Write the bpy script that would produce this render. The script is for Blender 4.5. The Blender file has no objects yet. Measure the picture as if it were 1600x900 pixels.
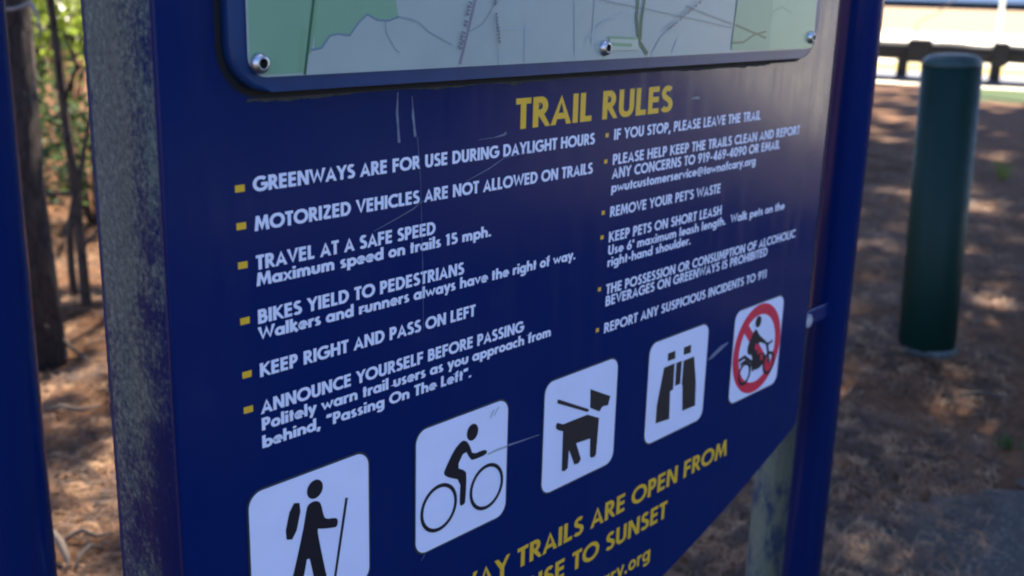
import bpy, bmesh, math, random
import numpy as np
from mathutils import Vector, Matrix, noise
R = math.radians
rng = random.Random(7)
sc = bpy.context.scene
col = sc.collection

# ------------------------------------------------------------------ camera
S = 0.125                      # side of one pictogram square, metres
Z0 = 0.782                     # height of the pictogram row above the ground
CAM = Vector((-3.683 * S, -5.435 * S, 1.300))
YAW, PITCH, ROLL, FPX = R(48.4258), R(-15.4101), R(1.60035), 1735.5
fw = Vector((math.sin(YAW) * math.cos(PITCH), math.cos(YAW) * math.cos(PITCH), math.sin(PITCH)))
rt = Vector((math.cos(YAW), -math.sin(YAW), 0)); up = rt.cross(fw)
rt, up = (math.cos(ROLL) * rt + math.sin(ROLL) * up), (-math.sin(ROLL) * rt + math.cos(ROLL) * up)
cd = bpy.data.cameras.new('camera'); cam = bpy.data.objects.new('camera', cd); col.objects.link(cam)
cam.matrix_world = Matrix(((rt.x, up.x, -fw.x, CAM.x), (rt.y, up.y, -fw.y, CAM.y), (rt.z, up.z, -fw.z, CAM.z), (0, 0, 0, 1)))
cd.sensor_width = 36; cd.lens = FPX / 1600 * 36; cd.clip_start = 0.02; cd.clip_end = 3000
cd.dof.use_dof = True; cd.dof.focus_distance = 0.98; cd.dof.aperture_fstop = 6.5
sc.camera = cam

# ------------------------------------------------------------------ light
SUN_AZ, SUN_EL = R(80), R(56)            # azimuth from +Y towards +X
w = bpy.data.worlds.new('World'); sc.world = w; w.use_nodes = True
nt = w.node_tree
sky = nt.nodes.new('ShaderNodeTexSky'); sky.sky_type = 'NISHITA'; sky.sun_disc = False
sky.sun_elevation = SUN_EL; sky.sun_rotation = SUN_AZ
bg = nt.nodes['Background']; tint = nt.nodes.new('ShaderNodeMix'); tint.data_type = 'RGBA'; tint.blend_type = 'MULTIPLY'; tint.inputs[0].default_value = 1
tint.inputs[7].default_value = (.97, 1.0, 1.20, 1)
nt.links.new(sky.outputs[0], tint.inputs[6]); nt.links.new(tint.outputs[2], bg.inputs[0]); bg.inputs[1].default_value = 0.075; sky.ozone_density = 4.5
sd = bpy.data.lights.new('sun', 'SUN'); sd.energy = 5.0; sd.angle = R(0.53); sd.color = (1, 0.90, 0.76)
so = bpy.data.objects.new('sun', sd); col.objects.link(so)
sdir = Vector((math.sin(SUN_AZ) * math.cos(SUN_EL), math.cos(SUN_AZ) * math.cos(SUN_EL), math.sin(SUN_EL)))
so.rotation_euler = sdir.to_track_quat('Z', 'Y').to_euler(); so.location = (20, 4, 30)
sc.view_settings.view_transform = 'Standard'; sc.view_settings.look = 'None'
sc.view_settings.exposure = 2.5; sc.view_settings.gamma = 1
sc.render.engine = 'CYCLES'
sc.cycles.pixel_filter_type = 'BLACKMAN_HARRIS'; sc.cycles.filter_width = 2.0
sc.cycles.max_bounces = 6; sc.cycles.use_denoising = True

# ------------------------------------------------------------------ helpers
def pix_ray(u, v):
    return (rt * ((u - 800) / FPX) + up * ((450 - v) / FPX) + fw)
def on_ground(u, v, z=0.0):
    d = pix_ray(u, v); t = (z - CAM.z) / d.z
    return CAM + d * t
def at_depth(u, v, t):                    # point at forward depth t
    return CAM + pix_ray(u, v) * t

def tag(o, label=None, cat=None, group=None, kind=None):
    if label: o['label'] = label
    if cat: o['category'] = cat
    if group: o['group'] = group
    if kind: o['kind'] = kind
    return o
def link_mesh(name, me, mats, parent=None):
    o = bpy.data.objects.new(name, me); col.objects.link(o)
    for m in (mats if isinstance(mats, (list, tuple)) else [mats]): me.materials.append(m)
    if parent: o.parent = parent
    return o
def pydata(name, V, F, mats, parent=None, mi=None, smooth=False):
    me = bpy.data.meshes.new(name); me.from_pydata([tuple(v) for v in V], [], F)
    if mi is not None: me.polygons.foreach_set('material_index', mi)
    if smooth: me.polygons.foreach_set('use_smooth', [True] * len(me.polygons))
    me.update()
    return link_mesh(name, me, mats, parent)
def from_bm(name, bm, mats, parent=None, smooth=False):
    me = bpy.data.meshes.new(name)
    bmesh.ops.recalc_face_normals(bm, faces=bm.faces)
    bm.to_mesh(me); bm.free()
    if smooth: me.polygons.foreach_set('use_smooth', [True] * len(me.polygons))
    return link_mesh(name, me, mats, parent)
def empty(name, loc):
    o = bpy.data.objects.new(name, None); o.location = loc; o.empty_display_size = .1
    col.objects.link(o); return o
def copy_tree(o, parent=None):
    c = o.copy(); col.objects.link(c)
    if parent: c.parent = parent
    for ch in list(o.children): copy_tree(ch, c)
    return c

def tube(bm, pts, rad, n=10, caps=True):
    pts = [Vector(p) for p in pts]
    rad = rad if isinstance(rad, (list, tuple)) else [rad] * len(pts)
    rings = []; ref = None
    for i, p in enumerate(pts):
        a = pts[max(i - 1, 0)]; b = pts[min(i + 1, len(pts) - 1)]
        t = (b - a).normalized()
        if ref is None: ref = Vector((1, 0, 0)) if abs(t.x) < .9 else Vector((0, 1, 0))
        x = (ref - t * ref.dot(t)).normalized(); ref = x; y = t.cross(x)
        rings.append([bm.verts.new(p + (x * math.cos(2 * math.pi * k / n) + y * math.sin(2 * math.pi * k / n)) * rad[i]) for k in range(n)])
    for r0, r1 in zip(rings, rings[1:]):
        for k in range(n): bm.faces.new((r0[k], r0[(k + 1) % n], r1[(k + 1) % n], r1[k]))
    if caps:
        bm.faces.new(rings[0][::-1]); bm.faces.new(rings[-1])
def box(bm, lo, hi, bev=0.0):
    m = bmesh.ops.create_cube(bm, size=1)
    vs = m['verts']
    for v in vs:
        v.co = Vector([lo[i] + (hi[i] - lo[i]) * (v.co[i] + .5) for i in range(3)])
    if bev:
        es = list({e for v in vs for e in v.link_edges})
        bmesh.ops.bevel(bm, geom=es, offset=bev, segments=2, affect='EDGES', profile=.5)
def lathe(bm, prof, c, n=28):
    c = Vector(c); rings = []
    for r, z in prof:
        rings.append([bm.verts.new(c + Vector((r * math.cos(2 * math.pi * k / n), r * math.sin(2 * math.pi * k / n), z))) for k in range(n)])
    for a, b in zip(rings, rings[1:]):
        for k in range(n): bm.faces.new((a[k], a[(k + 1) % n], b[(k + 1) % n], b[k]))
    bm.faces.new(rings[0][::-1]); bm.faces.new(rings[-1])

# ------------------------------------------------------------------ material helpers
class NT:
    def __init__(s, name):
        s.m = bpy.data.materials.new(name); s.m.use_nodes = True
        s.t = s.m.node_tree; s.b = s.t.nodes['Principled BSDF']
    def n(s, typ, ins=None, **kw):
        nd = s.t.nodes.new(typ)
        for k, v in kw.items(): setattr(nd, k, v)
        for k, v in (ins or {}).items():
            if hasattr(v, 'links') or isinstance(v, bpy.types.NodeSocket): s.t.links.new(v, nd.inputs[k])
            else: nd.inputs[k].default_value = v
        return nd
    def coord(s, scale=(1, 1, 1), rot=(0, 0, 0), out='Object'):
        tc = s.n('ShaderNodeTexCoord')
        return s.n('ShaderNodeMapping', {'Vector': tc.outputs[out], 'Scale': scale, 'Rotation': rot}).outputs[0]
    def noise(s, vec, scale, detail=4, rough=.6, dist=0):
        return s.n('ShaderNodeTexNoise', {'Vector': vec, 'Scale': scale, 'Detail': detail, 'Roughness': rough, 'Distortion': dist}).outputs[0]
    def ramp(s, fac, stops):
        r = s.n('ShaderNodeValToRGB', {'Fac': fac}); e = r.color_ramp.elements
        while len(e) < len(stops): e.new(.5)
        for el, (p, c) in zip(e, stops):
            el.position = p; el.color = (*c, 1) if len(c) == 3 else c
        return r.outputs[0]
    def mix(s, f, a, b, mode='MIX'):
        m = s.n('ShaderNodeMix', data_type='RGBA', blend_type=mode)
        for i, v in ((0, f), (6, a), (7, b)):
            if isinstance(v, bpy.types.NodeSocket): s.t.links.new(v, m.inputs[i])
            else: m.inputs[i].default_value = v if i == 0 else ((*v, 1) if len(v) == 3 else v)
        return m.outputs[2]
    def math(s, op, a, b=0.0, clamp=False):
        m = s.n('ShaderNodeMath', operation=op, use_clamp=clamp)
        for i, v in enumerate((a, b)):
            if isinstance(v, bpy.types.NodeSocket): s.t.links.new(v, m.inputs[i])
            else: m.inputs[i].default_value = v
        return m.outputs[0]
    def rng(s, v, a, b, c=0, d=1):
        return s.n('ShaderNodeMapRange', {'Value': v, 'From Min': a, 'From Max': b, 'To Min': c, 'To Max': d}, interpolation_type='SMOOTHSTEP').outputs[0]
    def xyz(s, vec):
        return s.n('ShaderNodeSeparateXYZ', {0: vec}).outputs
    def set(s, **kw):
        for k, v in kw.items():
            k = k.replace('_', ' ')
            if isinstance(v, bpy.types.NodeSocket): s.t.links.new(v, s.b.inputs[k])
            else: s.b.inputs[k].default_value = (*v, 1) if isinstance(v, tuple) and len(v) == 3 else v
        return s
    def bump(s, h, strength=.3, dist=.01):
        b = s.n('ShaderNodeBump', {'Height': h, 'Strength': strength, 'Distance': dist})
        s.t.links.new(b.outputs[0], s.b.inputs['Normal']); return s

def plain(name, c, rough=.5, metal=0, var=.12, scale=40):
    m = NT(name); v = m.coord()
    f = m.noise(v, scale, 3)
    d = tuple(x * (1 - var) for x in c); l = tuple(min(1, x * (1 + var)) for x in c)
    m.set(Base_Color=m.ramp(f, [(.3, d), (.7, l)]), Roughness=rough, Metallic=metal)
    return m.m

# ---- sign materials
BLUE = (.0012, .0125, .090)
def mat_panel():
    m = NT('blue_sign_paint'); v = m.coord()
    x, y, z = m.xyz(v)
    n1 = m.noise(v, 22, 6, .65); n2 = m.noise(v, 190, 5, .75); n3 = m.noise(v, 7, 3)
    depth = m.rng(y, .0015, .007)                       # the return edge of the tray, not its face
    back = m.rng(m.math('ADD', y, m.math('MULTIPLY', m.math('SUBTRACT', n3, .5), .10)), .03, .06, .86, 1.22)
    hi = m.rng(m.math('ADD', z, m.math('MULTIPLY', m.math('SUBTRACT', n3, .5), .35)), .80, 1.30, .62, 1.06)
    speck = m.math('ADD', m.math('MULTIPLY', n1, .55), m.math('MULTIPLY', n2, .55))
    d = m.rng(m.math('MULTIPLY', m.math('MULTIPLY', speck, back), hi), .33, .56)
    d = m.math('MULTIPLY', d, depth, True)
    clean = m.rng(m.noise(v, 13, 6, .72), .56, .63)              # patches washed back to the paint
    edge = m.rng(y, .0885, .0915)
    d = m.math('MULTIPLY', d, m.math('SUBTRACT', 1.0, m.math('MAXIMUM', m.math('MULTIPLY', clean, .85), m.math('MULTIPLY', edge, .8))), True)
    dirtc = m.ramp(n2, [(.25, (.045, .062, .066)), (.55, (.15, .185, .165)), (.8, (.34, .37, .31))])
    # a thin film of weathering on the face
    film = m.rng(m.noise(m.coord((1, 1, .35)), 9, 6, .7), .45, .8, 0, .02)
    base = m.mix(film, (*BLUE, 1), (.18, .2, .25, 1))
    rgh = m.math('ADD', m.rng(m.noise(v, 30, 5, .7), .2, .8, .12, .18), m.rng(m.noise(m.coord((1, 1, .06)), 55, 4, .7), .42, .68, .0, .09))
    rgh = m.math('ADD', rgh, m.math('MULTIPLY', depth, .42), True)
    m.set(Base_Color=m.mix(d, base, dirtc), Roughness=rgh, IOR=1.42, Specular_IOR_Level=m.math('SUBTRACT', .5, m.math('MULTIPLY', depth, .4)))
    m.bump(m.math('ADD', m.math('MULTIPLY', n2, m.math('ADD', d, .02)), 0), .25, .002)
    return m.m
M = {}
M['panel'] = mat_panel()
def mat_tube():
    m = NT('blue_post_paint'); v = m.coord()
    n = m.noise(v, 60, 5, .7)
    fl = m.rng(n, .70, .78, 0, .35)
    m.set(Base_Color=m.mix(fl, (.0015, .014, .105, 1), (.08, .10, .16, 1)), Roughness=m.rng(n, .2, .8, .18, .27), IOR=1.45, Specular_IOR_Level=.45); return m.m
M['tube'] = mat_tube()
def mat_rear():
    m = NT('weathered_post'); v = m.coord((1, 1, .5))
    n = m.noise(v, 35, 6, .7); n2 = m.noise(v, 160, 4, .7)
    m.set(Base_Color=m.mix(m.math('MULTIPLY', m.rng(n, .32, .55), m.rng(n2, .2, .6, .5, 1)), (.03, .05, .11, 1), (.19, .21, .15, 1)), Roughness=.75)
    return m.m
M['rear'] = mat_rear()
def mat_print(name, c, wear=.62):
    m = NT(name); v = m.coord()
    n = m.noise(v, 140, 5, .75); n2 = m.noise(m.coord((1, 1, .5)), 25, 4)
    d = m.rng(m.math('ADD', m.math('MULTIPLY', n, .7), m.math('MULTIPLY', n2, .5)), wear + .13, wear + .3, 0, .55)
    m.set(Base_Color=m.mix(d, (*c, 1), tuple(.35 * a for a in c) + (1,)), Roughness=.42); return m.m
M['white'] = mat_print('white_lettering', (.78, .80, .92))
M['yellow'] = mat_print('yellow_lettering', (.80, .47, .025))
M['picto'] = plain('white_pictogram', (.79, .80, .95), .4, var=.04, scale=12)
M['pictoedge'] = plain('sticker_edge', (.02, .025, .03), .6)
M['black'] = plain('black_print', (.012, .010, .014), .45)
M['brown'] = plain('brown_black_print', (.026, .019, .020), .45)
M['red'] = plain('red_print', (.74, .025, .06), .45)
M['scratch'] = mat_print('paint_scratch', (.17, .20, .28), .40)
M['steel'] = plain('stainless_steel', (.50, .50, .50), .34, 1, .05)
M['darksteel'] = plain('bolt_socket', (.03, .03, .03), .5, .6)
M['zinc'] = plain('galvanised_tab', (.20, .22, .25), .45, .6, .2, 80)
M['zinc2'] = plain('weathered_bolt', (.42, .45, .50), .5, .3, .25, 90)
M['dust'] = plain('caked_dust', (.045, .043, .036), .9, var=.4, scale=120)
M['trayshade'] = plain('tray_shadow_black', (.006, .006, .008), .8)
def mapmat(name, c): return plain(name, c, .30, var=.05, scale=15)
M['mgrey'] = mapmat('map_ground', (.355, .41, .37)); M['mgreen'] = mapmat('map_park', (.21, .36, .22))
M['mgreen2'] = mapmat('map_park_pale', (.29, .44, .26)); M['mline'] = mapmat('map_line', (.035, .11, .055))
M['mgl'] = mapmat('map_pale_line', (.19, .34, .19)); M['mroad'] = mapmat('map_road', (.25, .30, .30))
M['mblue'] = mapmat('map_stream', (.14, .22, .27)); M['mink'] = mapmat('map_ink', (.13, .145, .18)); M['mpink'] = mapmat('map_route', (.23, .20, .25))
M['mcream'] = mapmat('map_box', (.42, .47, .37)); M['mpale'] = mapmat('map_scuff', (.36, .42, .42))

# ------------------------------------------------------------------ ground
u_ = Vector((math.sin(R(69)), math.cos(R(69)), 0)); v_ = Vector((math.cos(R(69)), -math.sin(R(69)), 0))   # towards the field, along the rail
def gz(x, y):
    d = x * u_.x + y * u_.y
    near = max(0, min(1, (15.5 - d) / 3))
    r = math.hypot(x - .45, y)
    flat = max(0, min(1, (r - .9) / 1.2))
    h = .10 * (noise.noise((x * .55 + 3, y * .55, 0)) ) + .045 * noise.noise((x * 1.7, y * 1.7, 4)) + .018 * noise.noise((x * 5, y * 5, 9))
    left = max(0, min(1, (y - .9 - .2 * x) / 1.0))
    h += left * .05 * noise.noise((x * 2.6 + 8, y * 2.6, 2))
    far = max(0, min(1, (60 - math.hypot(x, y)) / 30))
    return h * near * (.25 + .75 * flat) * far * (.55 + .45 * left)
def mat_ground():
    m = NT('pine_straw_ground'); v = m.coord()
    x, y, z = m.xyz(v)
    d = m.math('ADD', m.math('MULTIPLY', x, u_.x), m.math('MULTIPLY', y, u_.y))
    t = m.math('ADD', m.math('MULTIPLY', x, v_.x), m.math('MULTIPLY', y, v_.y))
    nb = m.noise(v, .9, 4); nm = m.noise(v, 5, 5, .65); nf = m.noise(v, 45, 5, .75)
    st = m.noise(m.coord((6, 60, 6), (0, 0, .5)), 1.6, 4, .7, 1.2); st2 = m.noise(m.coord((60, 7, 6), (0, 0, .2)), 1.5, 4, .7, 1.2)
    f = m.math('ADD', m.math('MULTIPLY', nm, .4), m.math('MULTIPLY', m.math('ADD', m.math('MULTIPLY', st, .5), m.math('MULTIPLY', st2, .5)), .6))
    straw = m.ramp(f, [(.30, (.016, .008, .004)), (.46, (.062, .027, .011)), (.60, (.150, .068, .026)), (.76, (.29, .145, .060))])
    soil = m.ramp(nf, [(.3, (.022, .014, .009)), (.7, (.068, .043, .027))])
    c = m.mix(m.rng(nb, .50, .72, 0, .5), straw, soil)
    az = m.math('ARCTAN2', x, y)                      # unseen open ground shaped to swing in and brighten the board's reflection
    # dry pale field in the open beyond the rail
    field = m.ramp(m.math('ADD', m.math('MULTIPLY', m.noise(v, .35, 5), .6), m.math('MULTIPLY', nf, .4)), [(.3, (.50, .45, .33)), (.55, (.58, .55, .45)), (.8, (.64, .62, .54))])
    grass = m.ramp(nf, [(.3, (.018, .034, .010)), (.7, (.05, .078, .024))])
    dn = m.math('ADD', d, m.math('MULTIPLY', m.math('SUBTRACT', nm, .5), .5))
    tn = m.math('ADD', t, m.math('MULTIPLY', m.math('SUBTRACT', nb, .5), 2))
    gmask = m.math('MULTIPLY', m.rng(dn, 14.5, 14.9), m.rng(t, .45, .9))
    added_verge = m.math('MULTIPLY', m.rng(m.math('ADD', y, m.math('MULTIPLY', m.math('SUBTRACT', nb, .5), 1.2)), -3.9, -4.4), m.rng(x, -12, -8))  # unseen grass strip, added to green the board's reflections
    c = m.mix(m.math('MULTIPLY', added_verge, .85), c, grass)
    field = m.mix(m.math('MULTIPLY', m.rng(d, 36, 44), m.rng(az, R(92), R(84))), field, m.ramp(nf, [(.3, (.16, .10, .05)), (.7, (.24, .165, .09))]))
    field = m.mix(m.math('MULTIPLY', m.math('MULTIPLY', m.rng(d, 18.9, 19.6), m.rng(d, 24, 21.5)), m.rng(t, 6, 4)), field, (.30, .235, .07, 1))
    c = m.mix(gmask, c, grass)
    open_ = m.math('MULTIPLY', m.math('MULTIPLY', m.math('MAXIMUM', m.math('SUBTRACT', tn, 2.6), 0.0), 2.6), m.rng(az, R(126), R(116)))
    c = m.mix(m.rng(m.math('ADD', dn, open_), 16.8, 17.2), c, field)
    m.set(Base_Color=c, Roughness=.95, Specular_IOR_Level=.2)
    m.bump(m.math('ADD', f, nf), .6, .02); return m.m
def axis(lo, hi, step, out):
    a = list(np.arange(lo, hi + 1e-6, step)); g = step; p = hi
    while p < out: g *= 1.35; p += g; a.append(p)
    g = step; p = lo; pre = []
    while p > -out: g *= 1.35; p -= g; pre.append(p)
    return pre[::-1] + a
gx = axis(-1.5, 9, .06, 900); gy = axis(-2, 6, .06, 900)
V = [(x, y, gz(x, y)) for y in gy for x in gx]; nx = len(gx)
F = [(j * nx + i, j * nx + i + 1, (j + 1) * nx + i + 1, (j + 1) * nx + i) for j in range(len(gy) - 1) for i in range(nx - 1)]
tag(pydata('ground', V, F, mat_ground(), smooth=True), kind='structure')

# worn asphalt path crossing the lower right of the view
def mat_asphalt():
    m = NT('worn_asphalt'); v = m.coord()
    n = m.noise(v, 120, 4, .8); nb = m.noise(v, 3, 4)
    c = m.ramp(m.math('ADD', m.math('MULTIPLY', n, .6), m.math('MULTIPLY', nb, .4)), [(.3, (.018, .015, .012)), (.7, (.042, .036, .029))])
    ag = m.n('ShaderNodeTexVoronoi', {'Vector': v, 'Scale': 130.0}).outputs['Color']
    c = m.mix(m.rng(m.xyz(ag)[0], .72, .95, 0, .6), c, (.12, .11, .10, 1))
    m.set(Base_Color=m.mix(m.rng(m.math('ADD', m.math('MULTIPLY', nb, .7), m.math('MULTIPLY', m.noise(v, 14, 4, .7), .3)), .50, .62, 0, .85), c, (.12, .075, .045, 1)), Roughness=.9).bump(m.math('ADD', n, m.noise(v, 300, 3, .8)), .7, .006); return m.m
edge_a = [Vector(p + (0,)) for p in ((-30, 6), (-14, .8), (-6, -.75), (-2.5, -.85), (-.6, -.62), (.6, -.30), (1.35, .10), (1.95, .40), (2.35, .26), (2.9, -.10), (4.0, -.75), (5.6, -1.7), (9, -4.0), (18, -11), (40, -30))]
edge_b = [Vector(p + (0,)) for p in ((-32, 3), (-15, -2.4), (-7, -3.8), (-3.2, -4.0), (-1.0, -3.75), (.2, -3.5), (1.0, -3.3), (1.7, -3.2), (2.3, -3.3), (2.9, -3.5), (3.6, -3.95), (4.4, -4.7), (7.2, -6.8), (16, -13.4), (38, -32.4))]
V = []; F = []; NS, NA = 420, 56
def samp(E, t):
    t = t * (len(E) - 1); i = min(int(t), len(E) - 2); return E[i].lerp(E[i + 1], t - i)
for i in range(NS + 1):
    a = samp(edge_a, i / NS); b = samp(edge_b, i / NS)
    wa = .02 * noise.noise((i * .35, 1, 0)); wb = .02 * noise.noise((i * .35, 5, 0))
    for j in range(NA + 1):
        p = a.lerp(b, wa + (1 - wa + wb) * j / NA); V.append((p.x, p.y, gz(p.x, p.y) + .018))
F = [(i * (NA + 1) + j, i * (NA + 1) + j + 1, (i + 1) * (NA + 1) + j + 1, (i + 1) * (NA + 1) + j) for i in range(NS) for j in range(NA)]
tag(pydata('path', V, F, mat_asphalt(), smooth=True), kind='structure')

# concrete strip at the field edge, its shade painted in as dark bluish grey
def UV(d, t, z=0): return Vector((u_.x * d + v_.x * t, u_.y * d + v_.y * t, z))
bm = bmesh.new()
for d0, d1, z0, z1 in ((17.55, 18.95, -.05, .06),):
    vs = [bm.verts.new(UV(d, t, z)) for z in (z0, z1) for d, t in ((d0, -40), (d1, -40), (d1, 60), (d0, 60))]
    for f in ((4, 5, 6, 7), (0, 1, 5, 4), (1, 2, 6, 5), (2, 3, 7, 6), (3, 0, 4, 7)): bm.faces.new([vs[k] for k in f])
tag(from_bm('pavement', bm, plain('shaded_strip_grey', (.085, .088, .105), .85, var=.2, scale=6)), kind='structure')

# ------------------------------------------------------------------ the trail sign
sign = empty('trail_sign', (3.49 * S, .03, 0))
tag(sign, 'blue trail rules sign board with white text, pictograms and map, held between blue posts', 'sign')
bpy.context.view_layer.update()
PINV = sign.matrix_world.inverted()
def part(o, name=None, parent=None):
    """world-space mesh -> child of the sign keeping its place"""
    o.parent = parent or sign
    o.matrix_parent_inverse = PINV if parent is None else Matrix.Identity(4)
    return o
def W(X, Zp, y=0.0): return (X * S, y, Z0 + Zp * S)

# board: a folded tray with a shaped top and bottom
def arc(cx, cy, rx, ry, a0, a1, n=12):
    return [(cx + rx * math.cos(R(a0 + (a1 - a0) * i / n)), cy + ry * math.sin(R(a0 + (a1 - a0) * i / n))) for i in range(n + 1)]
L_, R_ = -.47, 7.45
half = [(7.45, 9.6), (7.45, -.62), (7.40, -.70), (6.80, -.915), (6.183, -1.146), (5.5, -1.372), (4.892, -1.546), (4.3, -1.67), (3.9, -1.72), (3.49, -1.735)]
pts = half + [(6.98 - x, z) for x, z in half[::-1][1:]]
pts += arc(3.49, 9.6, 3.96, 1.3, 180, 0, 24)[1:-1]
DEP = .76 * S
bm = bmesh.new()
fr = [bm.verts.new(W(x, z, 0)) for x, z in pts]; bk = [bm.verts.new(W(x, z, DEP)) for x, z in pts]
ff = bm.faces.new(fr); bm.faces.new(bk[::-1])
for i in range(len(pts)):
    j = (i + 1) % len(pts); bm.faces.new((fr[i], bk[i], bk[j], fr[j]))
bmesh.ops.bevel(bm, geom=list(ff.edges), offset=.003, segments=3, affect='EDGES', profile=.5)
o = from_bm('board', bm, M['panel'])
for p in o.data.polygons: p.use_smooth = abs(p.normal.y) < .999
part(o)

# blue posts, rear posts, tabs
for X in (-1.415, 8.395):
    bm = bmesh.new(); r = .24 * S
    lathe(bm, [(r, -.3), (r, 1.9), (r, 2.36), (r * 1.0, 2.37), (r * 1.12, 2.372), (r * 1.12, 2.395), (r * .8, 2.42), (r * .3, 2.435)], (X * S, .2 * S, 0), 36)
    o = from_bm('post', bm, M['tube'], smooth=True); part(o)
    o.data.polygons.foreach_set('use_smooth', [len(p.vertices) == 4 for p in o.data.polygons])
for X in (-1.98, 8.96):
    bm = bmesh.new(); r = .28 * S
    lathe(bm, [(r, -.3), (r, 1.2), (r, 2.25), (r * .6, 2.27)], (X * S, .96 * S, 0), 32)
    part(from_bm('rear_post', bm, M['rear'], smooth=True))
for X0, X1, zz in ((-1.22, -.46, .33), (-1.22, -.46, 8.4), (7.44, 8.2, .53), (7.44, 8.2, 8.4)):
    bm = bmesh.new()
    box(bm, (X0 * S, .012, Z0 + (zz - .09) * S), (X1 * S, .017, Z0 + (zz + .09) * S), .001)
    o = part(from_bm('mounting_tab', bm, M['tube']))
    bm = bmesh.new()
    cx = (X1 - .16) * S if X0 < 0 else (X0 + .13) * S
    n = 18
    for (r0, ya, yb) in ((.085 * S, .004, .012),):
        ra = [bm.verts.new((cx + r0 * math.cos(6.2832 * k / 6), yb, Z0 + zz * S + r0 * math.sin(6.2832 * k / 6))) for k in range(6)]
        rb = [bm.verts.new((cx + r0 * .92 * math.cos(6.2832 * k / 6), ya, Z0 + zz * S + r0 * .92 * math.sin(6.2832 * k / 6))) for k in range(6)]
        for k in range(6): bm.faces.new((ra[k], ra[(k + 1) % 6], rb[(k + 1) % 6], rb[k]))
        bm.faces.new(rb); bm.faces.new(ra[::-1])
    b = from_bm('tab_bolt', bm, M['zinc2']); b.parent = o

# ---- flat printed shapes on the face (y = front plane minus a hair)
class Flat:
    def __init__(s): s.V = []; s.F = []; s.mi = []
    def poly(s, pts, y, mi=0):
        b = len(s.V); s.V += [W(x, z, y) for x, z in pts]; s.F.append(tuple(range(b, b + len(pts)))); s.mi.append(mi)
    def strip(s, pts, hw, y, mi=0, closed=False):
        n = len(pts); P = [Vector(p) for p in pts]; b = len(s.V)
        hws = hw if isinstance(hw, (list, tuple)) else [hw] * n
        for i in range(n):
            if closed: d0 = (P[i] - P[i - 1]).normalized(); d1 = (P[(i + 1) % n] - P[i]).normalized()
            else:
                d0 = (P[i] - P[i - 1]).normalized() if i else (P[1] - P[0]).normalized()
                d1 = (P[i + 1] - P[i]).normalized() if i < n - 1 else d0
            t = d0 + d1
            t = t.normalized() if t.length > 1e-6 else d0
            k = 1 / max(.35, t.dot(d0)); nrm = Vector((-t.y, t.x)) * hws[i] * k
            for q in (P[i] + nrm, P[i] - nrm): s.V.append(W(q.x, q.y, y))
        for i in range(n if closed else n - 1):
            j = (i + 1) % n; s.F.append((b + 2 * i, b + 2 * i + 1, b + 2 * j + 1, b + 2 * j)); s.mi.append(mi)
    def build(s, name, mats, parent=None):
        me = bpy.data.meshes.new(name); me.from_pydata(s.V, [], s.F); me.update()
        o = link_mesh(name, me, mats)
        me.polygons.foreach_set('material_index', s.mi)
        bm = bmesh.new(); bm.from_mesh(me)
        big = [f for f in bm.faces if len(f.verts) > 4]
        if big: bmesh.ops.triangulate(bm, faces=big, ngon_method='EAR_CLIP')
        for f in bm.faces:
            f.normal_update()
            if f.normal.y > 0: f.normal_flip()
        bm.to_mesh(me); bm.free()
        return part(o, parent=parent)
def rrect(x0, z0, x1, z1, r, n=7):
    return arc(x1 - r, z1 - r, r, r, 0, 90, n) + arc(x0 + r, z1 - r, r, r, 90, 180, n) + arc(x0 + r, z0 + r, r, r, 180, 270, n) + arc(x1 - r, z0 + r, r, r, 270, 360, n)

# ---- map tray and map
def mp(x, z, k=.9835): return (-3.683 + (x + 3.683) * k, 4.144 + (z - 4.144) * k)
PY = -.09 * S
bm = bmesh.new()
fx0, fz0 = mp(.0, 3.483); fx1 = mp(7.03, 3.5)[0]; FT = 9.7
op = rrect(fx0, fz0, fx1, FT, .27)
fr = [bm.verts.new(W(x, z, PY)) for x, z in op]; bk = [bm.verts.new(W(x, z, -.0004)) for x, z in op]
ff = bm.faces.new(fr); bm.faces.new(bk[::-1])
for i in range(len(op)):
    j = (i + 1) % len(op); bm.faces.new((fr[i], bk[i], bk[j], fr[j]))
bmesh.ops.bevel(bm, geom=list(ff.edges), offset=.0035, segments=3, affect='EDGES', profile=.5)
M['tray'] = plain('map_tray_paint', (.008, .035, .12), .36, var=.15, scale=30)
o = part(from_bm('map_frame', bm, M['tray']))
for p in o.data.polygons: p.use_smooth = abs(p.normal.y) < .999
fl = Flat(); fl.strip(rrect(fx0 - .018, fz0 - .022, fx1 + .015, FT + .02, .285), .022, -.00025, closed=True)  # black line painted around the tray for its shadow on the board
fl.build('frame_shadow', M['trayshade'])
# caked dust washed down under the tray: broken patches
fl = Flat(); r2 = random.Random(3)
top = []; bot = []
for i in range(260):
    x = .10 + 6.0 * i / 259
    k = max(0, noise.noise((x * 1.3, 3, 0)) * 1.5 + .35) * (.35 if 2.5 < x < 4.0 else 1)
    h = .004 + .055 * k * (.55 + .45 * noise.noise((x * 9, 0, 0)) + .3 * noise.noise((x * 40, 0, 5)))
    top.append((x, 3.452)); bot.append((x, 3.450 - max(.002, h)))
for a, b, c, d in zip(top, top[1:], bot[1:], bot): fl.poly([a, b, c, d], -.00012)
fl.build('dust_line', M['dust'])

mats = ['mgrey', 'mgreen', 'mgreen2', 'mline', 'mgl', 'mroad', 'mblue', 'mink', 'mpink', 'mcream', 'mpale']
MI = {k: i for i, k in enumerate(mats)}
fl = Flat(); y0 = PY - .0012
def mpl(P): return [mp(*p) for p in P]
mx0, mz0 = mp(.11, 3.572); mx1, mz1 = mp(6.93, 3.6)[0], 9.45
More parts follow.
